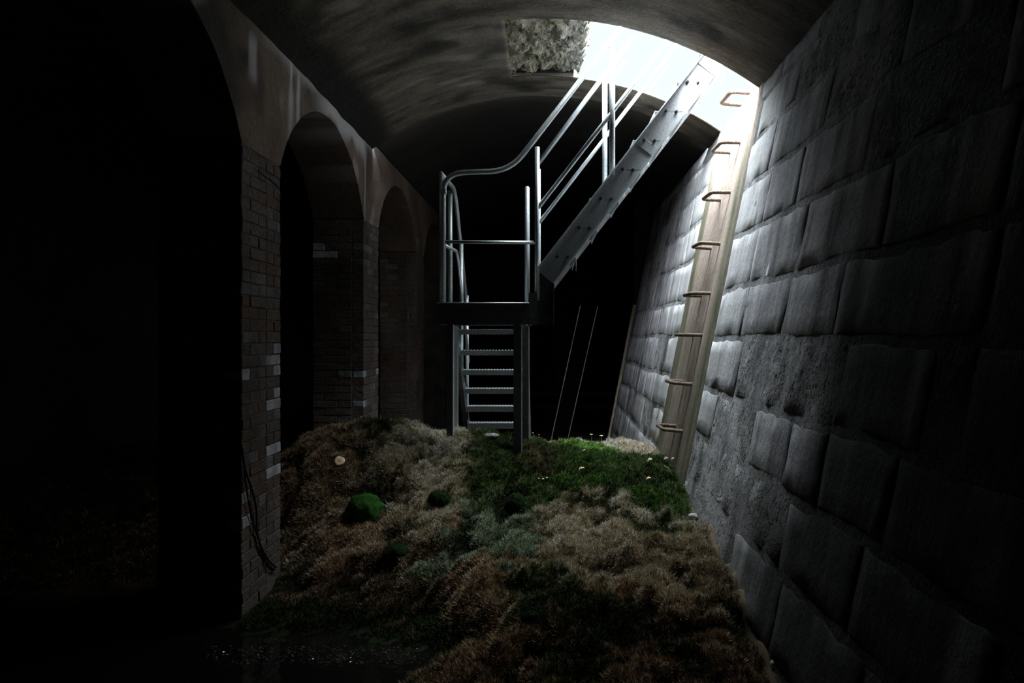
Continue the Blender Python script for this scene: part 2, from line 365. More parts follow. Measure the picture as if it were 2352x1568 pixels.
# the moss and dry heath shoots
def shoots(nt_, nb, xr, yr, L0, w0, rad):
    """nt_ tufts of nb blades each, fanned out from the tuft's middle"""
    x = rng.uniform(*xr, nt_); y = rng.uniform(*yr, nt_)
    k = (x > -2.45) | (y > 4.35); x, y = x[k], y[k]
    hh = height(x, y); k = (x < .875+.2*hh-.02) & (hh > -.02)
    for a in (3.87, 6.42): k &= ~((x > -2.25) & (x < -1.71) & (y > a-.03) & (y < a+.59))
    x, y = x[k], y[k]; m = len(x)
    i = np.clip(np.round((x-GX[0])/GS).astype(int), 0, nx-1); j = np.clip(np.round((y-GY[0])/GS).astype(int), 0, ny-1)
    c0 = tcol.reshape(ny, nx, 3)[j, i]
    tl = np.exp(rng.normal(0, .30, m)); tb = np.exp(rng.normal(-.05, .50, m)); hue = 1+rng.normal(0, .09, (m, 3))
    pale = rng.random(m) < .05
    c0 = c0*tb[:, None]*hue; c0[pale] *= 1.7
    rep = lambda q: np.repeat(q, nb, axis=0)
    ang = rng.uniform(0, 2*np.pi, m*nb); rr = np.sqrt(rng.random(m*nb)); X = rep(x)+np.cos(ang)*rr*rad*.6; Y = rep(y)+np.sin(ang)*rr*rad*.6
    Z = height(X, Y); n_ = m*nb; e = .03
    nr = np.c_[-(height(X+e, Y)-height(X-e, Y))/(2*e), -(height(X, Y+e)-height(X, Y-e))/(2*e), np.ones(n_)]
    nr /= np.linalg.norm(nr, axis=1, keepdims=True)
    dirv = nr*.95+np.c_[np.cos(ang)*rr, np.sin(ang)*rr, np.zeros(n_)]*.9+rng.normal(0, .22, (n_, 3))
    dirv /= np.linalg.norm(dirv, axis=1, keepdims=True)
    L = L0*rep(tl)*(1.15-.55*rr)*(.7+.5*rng.random(n_))
    side = np.cross(dirv, rng.normal(0, 1, (n_, 3))); side /= np.linalg.norm(side, axis=1, keepdims=True)+1e-9
    wd = w0*(.6+.8*rng.random(n_)); b0 = np.c_[X, Y, Z-.006]
    v = np.stack([b0-side*wd[:, None], b0+side*wd[:, None], b0+dirv*L[:, None]], 1)
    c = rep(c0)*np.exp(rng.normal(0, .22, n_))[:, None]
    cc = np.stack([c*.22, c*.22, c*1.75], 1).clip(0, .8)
    return v.reshape(-1, 3), cc.reshape(-1, 3)
parts = [shoots(125000, 11, (-2.6, 1.45), (2.5, 5.4), .025, .0019, .014), shoots(36000, 9, (-2.6, 1.45), (5.4, 7.4), .026, .0024, .017), shoots(9000, 9, (-4.8, -2.3), (4.3, 7.0), .04, .0035, .03)]
V = np.concatenate([p[0] for p in parts]); C = np.concatenate([p[1] for p in parts])
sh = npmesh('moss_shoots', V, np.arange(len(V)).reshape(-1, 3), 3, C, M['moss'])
sh['kind'] = 'stuff'; tag(sh, 'dry tan heath and green moss shoots growing all over the bank', 'moss')

# water in the lower left
mb = MB(); mb.prism([(-5.4, -3), (1.0, -3), (1.0, 5.2), (-5.4, 5.2)], -.09, -.028, 'z')
mb.build('shallow_water', M['water'], kind='structure')

# right battered wall
def wx(z): return .88+.2*z
BR = Matrix.Rotation(math.atan(.2), 3, 'Y')
mb = MB()
mb.prism([(wx(-.3)+.016, -.3), (wx(3.46)+.016, 3.46), (2.3, 3.46), (2.3, -.3)], -3.5, 10.12, 'y')
mb.c = [(0, .8, 0, 1)]*len(mb.v)
def warp(y, z):
    return y+.022*noise.noise(Vector((y*2.2, z*2.2, 7))), z+.026*noise.noise(Vector((y*1.9, z*2.2, 0)))
def damp_and_shade(y, z):  # mould streaks, with painted shade deepening towards the camera
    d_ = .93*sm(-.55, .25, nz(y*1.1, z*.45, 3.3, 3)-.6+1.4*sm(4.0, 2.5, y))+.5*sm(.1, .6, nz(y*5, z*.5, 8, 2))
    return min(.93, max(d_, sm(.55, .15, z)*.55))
vv = []; cs = []; ny_, nz_ = 150, 44
for a in range(nz_+1):
    for b_ in range(ny_+1):
        y = -2.2+12.3*b_/ny_; z = -.2+3.66*a/nz_
        vv.append((wx(z)+.008+.004*nz(y*6, z*6, 2, 2), y, z)); cs.append((0, damp_and_shade(y, z), .10*sm(1.2, .4, z), 1))
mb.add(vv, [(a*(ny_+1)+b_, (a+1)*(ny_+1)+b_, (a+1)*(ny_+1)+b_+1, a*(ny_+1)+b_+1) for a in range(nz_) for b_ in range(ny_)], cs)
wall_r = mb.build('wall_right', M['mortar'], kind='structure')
mb = MB(); mb.box((2.1, 13.5, 2), (.4, 6.6, 4.6)); mb.box((1.9, 10.4, 2), (1.2, .2, 4.4)); mb.build('wall_right_far', M['black_wall'], kind='structure')
def blockmesh(y0, y1, z0, z1, rough, seed):
    """one block of the battered wall: a cushion-edged slab with an uneven face"""
    nu = max(4, int((y1-y0)/.05)); nv = max(4, int((z1-z0)/.05))
    mb = MB(); cs = []; nm = Vector((-1, 0, .2)).normalized(); vv = []
    amp = .016 if rough else .006
    du = .008/(y1-y0); dv = .008/(z1-z0)
    us = [0, du]+[du+(1-2*du)*k/(nu-2) for k in range(1, nu-2)]+[1-du, 1]
    ws = [0, dv]+[dv+(1-2*dv)*k/(nv-2) for k in range(1, nv-2)]+[1-dv, 1]
    for a in range(nv+1):
        for b_ in range(nu+1):
            u = us[b_]; w = ws[a]; y = y0+(y1-y0)*u; z = z0+(z1-z0)*w
            y_, z_ = warp(y, z)
            edge = min(u*(y1-y0), (1-u)*(y1-y0), w*(z1-z0), (1-w)*(z1-z0))
            ins = .006*sm(-.002, .007, edge)
            yb, zb = y, z
            if edge < .001:                       # ragged outline
                y += .016*noise.noise(Vector((y*12, z*12, seed))); z += .020*noise.noise(Vector((y*12, z*12, seed+5)))
            d = ins+amp*nz(y*6+seed, z*5, seed, 3)*(1 if edge > .001 else 0)
            if rough: d += .018*abs(noise.noise(Vector((y*26, z*26, seed))))-.012
            base = Vector((wx(z_)+.009, y+y_-yb, z+z_-zb)); vv.append(base+nm*max(.0, d))
            damp_shade = damp_and_shade(y, z)
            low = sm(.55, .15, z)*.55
            cs.append((max(.6*sm(4.1, 4.85, y)*sm(6, 5, y), .6*sm(8.0, 6.4, y)*sm(5, 6, y), .45*sm(.25, .6, nz(y*4, z*.7, 31, 2)))*(.8+.4*nz(y*8, z, 3, 2))*(0 if rough else 1), min(.93, max(damp_shade, low)), 0.10*sm(1.2, .4, z), 1))  # paler on both sides of the strip, plus pale streaks
    fs = [(a*(nu+1)+b_, a*(nu+1)+b_+1, (a+1)*(nu+1)+b_+1, (a+1)*(nu+1)+b_) for a in range(nv) for b_ in range(nu)]
    mb.add(vv, [f[::-1] for f in fs], cs); return mb
courses = [-.12, .22, .58, .90, 1.22, 1.58, 1.92, 2.30, 2.66, 3.0, 3.30, 3.45]
fixed = {4: [2.10, 2.73, 3.72, 4.18, 4.97], 3: [2.2, 2.73, 3.14, 3.69, 4.53, 4.97], 2: [2.3, 3.0, 3.62, 4.35, 4.97], 5: [1.9, 2.9, 3.55, 4.3, 4.97]}
for ci in range(len(courses)-1):
    z0, z1 = courses[ci]+.020, courses[ci+1]-.020
    ys = [-2.0]
    near = list(fixed.get(ci, [])); start = near[0] if near else 4.97
    while ys[-1] < start-.75: ys.append(ys[-1]+random.uniform(.45, .9))
    ys += near if near else [4.97]
    segs = [(ys[i], ys[i+1]) for i in range(len(ys)-1)]
    y = 6.30
    while y < 9.95:
        w = random.uniform(.45, .8); segs.append((y, min(10.11, y+w))); y += w
    for (a, b_) in segs:
        if b_-a < .12: continue
        rough = (ci == 4 and abs(a-3.72) < .01) or (ci == 2 and abs(a-4.35) < .01) or (ci == 1 and 3.4 < a < 4.2) or random.random() < .16
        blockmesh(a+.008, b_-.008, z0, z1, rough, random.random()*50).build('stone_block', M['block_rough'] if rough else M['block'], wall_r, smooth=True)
# smooth strip behind the step irons, with algae down both edges
mb = MB(); nu, nv = 44, 110; vv = []; cs = []
for a in range(nv+1):
    for b_ in range(nu+1):
        z = -.15+3.63*a/nv; y = 4.955+1.335*b_/nu; u = (y-4.955)/1.335
        if a == nv: z += .035*noise.noise(Vector((y*4, 0, 4)))-.03*sm(5.9, 6.2, y)
        prof = .022*sm(0, .10, u)*sm(1.0, .92, u)
        d = -.012-prof*.4+.004*nz(y*7, z*2, 1, 3)
        nm = Vector((-1, 0, .2)).normalized(); vv.append(Vector((wx(z), y, z))+nm*((d+.020) if 0 < b_ < nu else -.02))
        wz = .04*noise.noise(Vector((z*1.5, 2, 3)))
        grow = sm(3.25, 2.7, z)
        alg = (sm(.26, .10, u+wz)*sm(-.02, .06, u+wz)*1.0+sm(.78, .88, u+wz)*.95)*grow*(.75+.4*nz(y*9, z*3, 6, 2))
        alg = max(alg, .45*sm(1.9, 1.1, z)*sm(.1, .5, nz(y*5, z*.6, 12, 2)+.35))
        dk = .7*sm(.75, .2, z)+.35*sm(.15, .5, nz(y*10, z*.4, 17, 2))*sm(3.2, 1.5, z)
        for ry in (5.35, 5.65):           # rust and damp runs under the step irons
            dk = max(dk, .45*sm(.03, .008, abs(y-ry+.01*noise.noise(Vector((z*4, ry, 0)))))*sm(3.0, 1.6, z))
        li = .35*sm(.30, .6, u)*0
        cs.append((li, min(.85, max(0, dk)), min(.95, max(0, alg)), 1))
fs = [(a*(nu+1)+b_, (a+1)*(nu+1)+b_, (a+1)*(nu+1)+b_+1, a*(nu+1)+b_+1) for a in range(nv) for b_ in range(nu)]
mb.add(vv, fs, cs)
mb.build('rendered_strip', M['panel'], wall_r, smooth=True, label='smooth beige strip with green algae down both edges')
# broken upper edge of the wall in the hatch
mb = MB()
for y, w, h in ((5.14, .06, .09), (5.26, .10, .03), (5.45, .2, .045), (5.72, .2, .03), (5.98, .12, .06), (6.14, .1, .02)):
    mb.box((1.66, y, 3.45+h/2), (.14, w, h), None, .008)
mb.build('broken_edge', M['panel'], wall_r)

# vault over the bay
XC, RV, ZC = -.08, 2.93, 3.96-2.93
TH = math.asin(1.66/RV)
HX0, HX1, HY0, HY1 = -.34, 1.62, 5.10, 6.22
def vault(name, y0, y1, hole, mat, dR=0.0, step=.04, paintit=True, Xc=XC, dz=0.0, ext=.05):
    ys = list(np.arange(y0, y1, step)); ys.append(y1)
    if hole:
        ys = sorted([y for y in ys if min(abs(y-HY0), abs(y-HY1)) > step*.4]+[HY0, HY1])
    xs = np.linspace(-TH-ext, TH+ext, 100)
    hx0 = min(range(100), key=lambda i: abs(Xc+(RV)*math.sin(xs[i])-HX0))
    vv = []; cs = []; nxn = len(xs)
    for y in ys:
        for k, a in enumerate(xs):
            r = RV+dR
            if paintit: r += .006*nz(math.sin(a)*RV*.8, y*5, 3, 3)+.010*nz(a*2, y*.7, 5, 2)
            x = Xc+r*math.sin(a); z = ZC+dz+r*math.cos(a)
            vv.append((x, y, z))
            if paintit:
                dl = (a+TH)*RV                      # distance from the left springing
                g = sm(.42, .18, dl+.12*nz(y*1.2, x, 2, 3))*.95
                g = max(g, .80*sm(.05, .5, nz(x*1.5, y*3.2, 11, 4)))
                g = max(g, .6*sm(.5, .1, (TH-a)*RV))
                l = .25*sm(.35, .7, nz(x*2.0, y*6, 21, 3))
                cs.append((l*(1-g), min(.95, g), .12*sm(.2, .6, nz(x, y, 40, 2)), 1))
    fs = []
    for j in range(len(ys)-1):
        for k in range(nxn-1):
            if hole and ys[j] >= HY0-1e-4 and ys[j+1] <= HY1+1e-4 and k >= hx0: continue
            fs.append((j*nxn+k, (j+1)*nxn+k, (j+1)*nxn+k+1, j*nxn+k+1))
    mb = MB(); mb.add(vv, fs, cs if paintit else None)
    o = mb.build(name, mat, kind='structure', smooth=True)
    md = o.modifiers.new('thickness', 'SOLIDIFY'); md.thickness = .015; md.offset = -1
    return o
vault('ceiling', -3.4, 6.74, True, M['vault'])
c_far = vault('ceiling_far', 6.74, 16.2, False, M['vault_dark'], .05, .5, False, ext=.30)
c_far.name = 'ceiling_far'
# downward step between the two lengths of vault
# rough slab left in the hatch recess
mb = MB(); vv = []; cs = []; nu, nv = 70, 84
for a in range(nv+1):
    for b_ in range(nu+1):
        u = b_/nu; w = a/nv; x = -.40+.68*u; y = 5.06+1.20*w
        z = 3.975+.045*u+.060*nz(x*7, y*7, 1, 4)+.02*noise.noise(Vector((x*40, y*40, 3)))
        if b_ == nu: x += .012*noise.noise(Vector((0, y*8, 0)))
        vv.append((x, y, z+.03))
        cs.append((.3*sm(.55, 1, u)+.35*sm(.2, .6, nz(x*9, y*9, 8, 3)), .45*sm(.1, .5, nz(x*8, y*8, 14, 3)), .3*sm(.0, .5, nz(x*3, y*3, 24, 2)), 1))  # light from the opening painted towards the right edge, plus random mottling
fs = [(a*(nu+1)+b_, (a+1)*(nu+1)+b_, (a+1)*(nu+1)+b_+1, a*(nu+1)+b_+1) for a in range(nv) for b_ in range(nu)]
mb.add(vv, fs, cs); ceil = bpy.data.objects['ceiling']
sl = mb.build('rough_slab', M['slab'], ceil, smooth=True, label='rough broken concrete patch beside the open hatch')
md = sl.modifiers.new('thickness', 'SOLIDIFY'); md.thickness = .12; md.offset = -1
# hatch rim seals behind the rough slab
mb = MB(); mb.box((-.14, 5.66, 4.16), (.72, 1.36, .05)); mb.box((-.47, 5.66, 4.07), (.10, 1.36, .18)); mb.box((-.14, 5.03, 4.09), (.74, .10, .18)); mb.box((-.14, 6.29, 4.09), (.74, .10, .18))
mb.build('recess_cover', M['black_wall'], ceil)

# arcade: spandrels with round arches, X from -2.22 to -1.74
AX0, AX1, ZS, AR, AZ = -2.22, -1.74, 2.69, 1.11, 2.21
piers = [-3.78+2.55*i for i in range(8)]      # near edge of each pier; third is 1.32, fourth 3.87
ay = []
for i in range(7):
    c = piers[i]+.56+.995
    ay.append(c)
def archz(y):
    for c in ay:
        if abs(y-c) < .995: return AZ+math.sqrt(max(0, AR*AR-(y-c)**2))
    return ZS
ysn = []
y = -3.4
while y < 14.6:
    ysn.append(y); y += .035 if y < 7.2 else .12
for c in ay: ysn += [c-.994, c+.994]
ysn = sorted(ysn)
mb = MB(); vv = []; cs = []; NV = 26
for y in ysn:
    z0 = archz(y); z0 = ZS if z0 < ZS else z0
    for k in range(NV+1):
        z = z0+(3.52-z0)*k/NV
        x = AX1+.004*nz(y*3, z*3, 1, 3)+(.02*(1-k/NV)**8 if False else 0)
        vv.append((x, y, z))
        dz = 3.45-z
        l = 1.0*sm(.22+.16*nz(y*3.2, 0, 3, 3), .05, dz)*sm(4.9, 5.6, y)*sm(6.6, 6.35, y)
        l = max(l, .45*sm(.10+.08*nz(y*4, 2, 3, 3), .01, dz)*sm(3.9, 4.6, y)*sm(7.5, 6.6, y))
        for sy, sw, bot in ((4.60, .020, 2.75), (4.745, .030, 2.85), (4.66, .012, 2.95)):
            l = max(l, 1.2*sm(sw*1.5, sw*.5, abs(y-sy+.02*nz(z*3, sy, 0, 2)))*sm(bot, bot+.4, z)*(.7+.3*nz(z*6, y*8, 2, 2)))
        l = max(l, .5*sm(.03, .01, abs(y-6.47))*sm(2.4, 2.9, z))
        l = max(l, .55*sm(.07, .03, abs(y-4.02+.02*nz(z*3, 1, 0, 2)))*sm(3.05, 3.15, z)*sm(3.42, 3.3, z))
        l = max(l, .25*sm(.45, .7, nz(y*3, z*2, 55, 3)))
        g = .55*sm(.1, .5, nz(y*1.5, z*1.5, 66, 3))+.4*sm(4.2, 3.4, y)
        cs.append((max(0, min(.9, l)), min(.8, g), 0, 1))
fs = [(j*(NV+1)+k, (j+1)*(NV+1)+k, (j+1)*(NV+1)+k+1, j*(NV+1)+k+1) for j in range(len(ysn)-1) for k in range(NV)]
n0 = len(vv)
# soffits and the back face
for y in ysn:
    z0 = max(ZS, archz(y)); vv += [(AX0, y, z0), (AX0, y, 3.52)]; cs += [(0, .4, 0, 1)]*2
for j in range(len(ysn)-1):
    fs.append((j*(NV+1), n0+2*j, n0+2*j+2, (j+1)*(NV+1)))
    fs.append((n0+2*j, n0+2*j+1, n0+2*j+3, n0+2*j+2))
mb.add(vv, fs, cs)
arc = mb.build('wall_arcade', M['arcade'], kind='structure', smooth=False)
# pillars of the arcade, with their bricks
brick_lab = {3: 'nearest brick pillar with whitewashed bricks and a black cable hanging down it', 4: 'second brick pillar, its foot behind the tall moss mound',
             5: 'third brick pillar, in the dark left of the steel staircase', 2: 'brick pillar beside the camera, at the left edge', 6: 'farthest brick pillar in the dark'}
bricks = {}
def brickmesh(L, mat, v):
    key = (L, mat, v)
    if key in bricks: return bricks[key]
    bm = bmesh.new(); bmesh.ops.create_cube(bm, size=1)
    for q in bm.verts: q.co = Vector((q.co.x*.10, q.co.y*L, q.co.z*.066))
    bmesh.ops.bevel(bm, geom=list(bm.edges), offset=.005, segments=1, affect='EDGES')
    for q in bm.verts: q.co += Vector((random.uniform(-1, 1)*.0018, random.uniform(-1, 1)*.003, random.uniform(-1, 1)*.002))
    me = bpy.data.meshes.new('brick'); bm.to_mesh(me); bm.free(); me.materials.append(M[mat]); bricks[key] = me; return me
white3 = [(4.40, 1.53), (4.40, 1.46), (4.40, 1.39), (3.90, 1.40), (4.38, 1.25), (4.41, 1.18), (4.40, .88), (4.40, .75), (3.9, .69), (3.95, .52)]
grey3 = [(4.2, 1.36), (4.05, 1.50), (4.2, 1.46), (4.1, 1.93), (4.2, 1.86), (4.35, 1.90), (3.95, 1.62), (4.15, 1.2)]
white4 = [(6.46, 1.22), (6.50, .98), (6.9, 1.2)]
for pi in range(2, 7):
    y0 = piers[pi]; y1 = y0+.56; xm = (AX0+AX1)/2
    t_ = thing('brick_pillar', (xm, (y0+y1)/2, 0), brick_lab[pi], 'pillar')
    mb = MB()
    # core with bevelled corners
    mb.box((xm, (y0+y1)/2, ZS/2-.1), (.48-.007, .56-.007, ZS+.2)); mb.build('core', M['core'], t_)
    if pi in (2, 6): rows = 0
    else: rows = int(ZS/.0705)
    for r in range(rows):
        z = .035+r*.0705
        mats = ('brick_dark', 'brick_dark', 'brick_red', 'brick_dark', 'brick_red')
        if r % 2 == 0: ly = [(.00, .225), (.225, .335), (.335, .56)]
        else: ly = [(0, .11), (.11, .335), (.335, .45), (.45, .56)]
        if r % 2 == 0: lx = [(0, .115), (.115, .37)]
        else: lx = [(0, .235), (.235, .37)]
        for a, b_ in ly:                              # right face
            yc = y0+(a+b_)/2; mt = random.choice(mats)
            if pi == 3:
                if any(abs(z-q[1]) < .0353 and y0+a <= q[0] < y0+b_ for q in white3): mt = 'brick_white'
                elif any(abs(z-q[1]) < .0353 and y0+a <= q[0] < y0+b_ for q in grey3) or random.random() < .06: mt = 'brick_grey'
            if pi == 4 and any(abs(z-q[1]) < .036 and abs(yc-q[0]) < .08 for q in white4): mt = 'brick_white'
            elif pi == 4 and random.random() < .15: mt = 'brick_grey'
            o = bpy.data.objects.new('brick', brickmesh(round(b_-a-.005, 3), mt, random.randint(0, 2)))
            o.location = (AX1-.049+random.uniform(-.0025, .0025), yc, z); COL.objects.link(o); o.parent = t_
            o.location -= t_.location
        for a, b_ in lx:                              # front face
            mt = random.choice(mats)
            if pi in (4, 5) and ((z > 2.36 and z < 2.50 and a < .05)): mt = 'brick_white' if pi == 4 else 'brick_grey'
            if pi == 5 and a < .05 and 1.7 < z < 2.6 and random.random() < .6: mt = 'brick_grey'
            if pi == 4 and z > 1.2 and z < 1.26 and a > .1: mt = 'brick_grey'
            o = bpy.data.objects.new('brick', brickmesh(round(b_-a-.005, 3), mt, random.randint(0, 2)))
            o.rotation_euler = (0, 0, -math.pi/2)
            o.location = (AX0+(a+b_)/2, y0+.049+random.uniform(-.0025, .0025), z); COL.objects.link(o); o.parent = t_
            o.location -= t_.location
# crack across the nearest pillar and spandrel: a narrow dark gap
pts = []
for k in range(15):
    u = k/14; p = Vector((AX1+.004, 4.02+.40*u, 2.585-.03*u+.012*nz(u*6, 1, 1, 2))); pts.append(p)
pil = bpy.data.objects['brick_pillar.001']
MB().tube(pts, [.0015+.0035*math.sin(math.pi*k/14) for k in range(15)], 5).build('crack', M['black'], pil)

# left bay: outer wall, its vault, back and rear walls
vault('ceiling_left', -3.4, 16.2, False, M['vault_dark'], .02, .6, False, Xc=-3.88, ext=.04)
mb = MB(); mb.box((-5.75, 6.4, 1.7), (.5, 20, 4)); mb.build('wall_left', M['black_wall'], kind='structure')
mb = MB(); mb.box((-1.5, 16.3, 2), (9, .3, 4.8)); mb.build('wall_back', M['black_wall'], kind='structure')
mb = MB(); mb.box((-1.5, -3.5, 2), (9, .3, 4.8)); mb.build('wall_front', M['black_wall'], kind='structure')
mb = MB(); mb.box((1.9, 13.2, 3.75), (1.2, 6.2, .5)); mb.box((-1.98, 6.4, 3.62), (.52, 20, .22)); mb.box((-1.98, 15, 2), (.48, 2, 4))
mb.build('trim_1', M['black_wall'], kind='structure')

# ------------------------------------------------------------ glass box over the hatch
mb = MB()
win = bpy.data.objects.new('window_1', None); COL.objects.link(win); win['kind'] = 'structure'
gx0, gx1, gy0, gy1, gt = .27, 1.60, 5.06, 6.26, 5.6
def pane(c, s):
    q = MB(); q.box(c, s); q.build('pane', M['glass'], win)
arcp = [(XC+(RV+.02)*math.sin(a), ZC+(RV+.02)*math.cos(a)) for a in np.linspace(math.asin((gx0-XC)/RV), math.asin((gx1-XC)/(RV+.02)), 14)]
q = MB(); q.prism(arcp+[(gx1-.006, gt), (gx0+.006, gt)], gy1-.004, gy1+.004); q.build('pane', M['glass'], win)
pane((gx1, 5.66, 4.55), (.008, 1.16, 2.1))
pane(((gx0+gx1)/2, gy0, 4.85), (gx1-gx0-.02, .008, 1.5))
pane((gx0, 5.66, 4.9), (.008, 1.16, 1.4))
pane(((gx0+gx1)/2, 5.66, gt), (gx1-gx0, 1.2, .008))
for x, y, zb in ((gx1, gy1, 3.45), (gx1, gy0, 3.45), (gx0, gy1, 4.0), (gx0, gy0, 4.0)):
    q = MB(); q.box((x, y, (zb+gt)/2), (.008, .008, gt-zb)); q.build('corner_bar', M['frame'], win)
q = MB(); q.box((gx1+.02, gy0+.05, 3.60), (.02, .02, .14), None, .004); q.build('bracket', M['galv'], win)

# ------------------------------------------------------------ staircase
D1, D2 = 5.3, 6.0
def Q(px, py, D=D1): return P(px, py, D)
def F2(px, py):           # same X,Z as on the near plane, moved to the far side
    p = P(px, py, D1); p.y = D2; return p
st = thing('steel_staircase', (-.45, 5.65, .9), 'galvanised steel staircase with landing, climbing right into the bright hatch', 'staircase')
RT = .021
def tube(name, pts, r=RT, mat='galv', fil=0, **kw):
    if fil: pts = fillet(pts, fil)
    return MB().tube(pts, r, 12).build(name, M[mat], st, smooth=True, **kw)
# slopes on the near plane in pixels: dy/dx = -1.29
def on(x0, y0, x): return y0-1.29*(x-x0)
tube('handrail', [Q(1018, 694), Q(1018, 398), Q(1172, 392), Q(1480, on(1172, 392, 1480))], .0215, fil=.16)
tube('handrail', [F2(1232, on(1172, 392, 1232)+10), F2(1480, on(1172, 392, 1480))], .0215)
tube('mid_rail', [Q(1232, 482), Q(1600, on(1232, 482, 1600))], .017)
tube('mid_rail', [F2(1232, 482), F2(1600, on(1232, 482, 1600))], .017)
tube('mid_rail', [Q(1018, 555), Q(1234, 557)], .0135)
for fn in (Q, F2):
    tube('rail_post', [fn(1234, 338), fn(1234, 690)], .019)
    tube('rail_post', [fn(1406, 98), fn(1406, 402)], .0235)
# left side rail: from the front corner back, then down along the lower flight
XL = -.81
rise, going, y0s = .19, .17, 6.05
zd = EYE+74/F*D1                      # deck height
slope = rise/going
hl = [Q(1012, 398), Vector((XL-.02, D2-.02, EYE+1.285)), Vector((XL-.02, D2+.12, EYE+1.20)), Vector((XL-.02, 7.0, EYE+1.20-slope*.88))]
tube('handrail', hl, .019, fil=.10, label='handrail running back and down the lower flight')
tube('mid_rail', [Q(1018, 562), Vector((XL, D2, EYE+.74)), Vector((XL, D2+.1, EYE+.68)), Vector((XL, 6.95, EYE+.68-slope*.85))], .0135, fil=.06)
tube('rail_post', [Q(1014, 694), Q(1014, 400)], .019)
tube('rail_post', [Vector((XL-.055, D2, zd)), Vector((XL-.055, D2, EYE+1.27))], .021)
tube('rail_post', [Vector((XL-.01, 6.42, EYE+.1-.4)), Vector((XL-.01, 6.42, EYE+.88))], .019)
tube('rail_post', [Vector((XL-.01, 6.86, EYE-.85)), Vector((XL-.01, 6.86, EYE+.40))], .019)
p = P(1211, 428, D2); tube('rail_post', [Vector((p.x, D2, zd-.02)), p-Vector((0, 0, .012)), p], [.022, .022, .012])
q = MB(); q.box(Q(1018, 440), (.052, .052, .04), None, .004); q.build('clamp', M['galv'], st)
# deck: edge channel, side channels, grating
def chan_x(name, xa, xb, y, z0, z1, fl, t=.008, mat='galv_shaded'):
    q = MB(); q.box(((xa+xb)/2, y, (z0+z1)/2), (xb-xa, t, z1-z0))
    q.box(((xa+xb)/2, y+fl/2, z1-t/2), (xb-xa, abs(fl), t)); q.box(((xa+xb)/2, y+fl/2, z0+t/2), (xb-xa, abs(fl), t))
    return q.build(name, M[mat], st)
xa, xb = (1003-CX)/F*D1, (1216-CX)/F*D1; zb = EYE+(CY-745)/F*D1
chan_x('edge_channel', xa, xb, D1-.02, zb, zd, .05)
chan_x('edge_channel', xa+.01, -.2, D2+.02, zb, zd, -.05)
for x in (xa+.01, xb-.0):
    q = MB(); q.box((x, (D1+D2)/2, (zb+zd)/2), (.008, D2-D1, zd-zb)); q.build('side_channel', M['galv_shaded'], st)
q = MB()
for i in range(20): q.box((xa+.03+(xb-xa-.05)*i/19, (D1+D2)/2, zd-.012), (.004, D2-D1-.03, .024))
for i in range(14): q.box(((xa+xb)/2, D1+.02+(D2-D1-.04)*i/13, zd-.006), (xb-xa-.04, .003, .010))
q.build('deck_grating', M['galv'], st, kind='stuff')
MB().tube([(xa, D1-.030, zd), (xb, D1-.030, zd)], .0055, 8).build('deck_edge', M['galv'], st, smooth=True)
# posts under the deck
def hpost(px0, px1, D, bot, edge, mat='galv_shaded', name='leg'):
    x0 = (px0-CX)/F*D; x1 = (px1-CX)/F*D
    q = MB(); q.box(((x0+x1)/2, D-.03, (bot+zb)/2), (x1-x0, .008, zb-bot)); q.box(((x0+x1)/2, D+.03, (bot+zb)/2), (x1-x0, .008, zb-bot))
    q.box(((x0+x1)/2, D, (bot+zb)/2), (.008, .055, zb-bot))
    o = q.build(name, M[mat], st)
    if edge: 
        q = MB(); q.box((x1+.003, D, (bot+zb)/2), (.007, .064, zb-bot)); q.build('lit_flange', M['galv'], o)  # bright plate put in for the lit edge of the leg
    return o
hpost(1027, 1040, D1+.03, .55, True); hpost(1180, 1197, D1+.03, .45, True)
hpost(1043, 1052, D2+.0, .30, False, 'galv'); hpost(1200, 1214, D2+.0, .30, True)
# upper flight: two channel stringers, treads, bolts
A_ = Q(1232, 620); B_ = Q(1272, 655)
d = (Q(1472, on(1232, 620, 1472))-A_).normalized()          # direction up the flight
wv = Vector((d.z, 0, -d.x))                                  # to the lower right
WID = 50/F*D1
Ltop = 2.42
def stringer(yw, fl, mat='galv'):
    q = MB(); a = A_.copy(); a.y = yw
    R = Matrix((d, Vector((0, 1, 0)), wv)).transposed()
    c = a+d*(Ltop/2)+wv*(WID/2)
    q.box(c, (Ltop, .007, WID), R)
    q.box(a+d*(Ltop/2)+Vector((0, fl/2, 0)), (Ltop, abs(fl), .009), R)
    q.box(a+d*(Ltop/2)+wv*WID+Vector((0, fl/2, 0)), (Ltop, abs(fl), .009), R)
    return q.build('stringer', M[mat], st), R
s1, R_ = stringer(D1+.02, -.06); s2, _ = stringer(D2, .05)
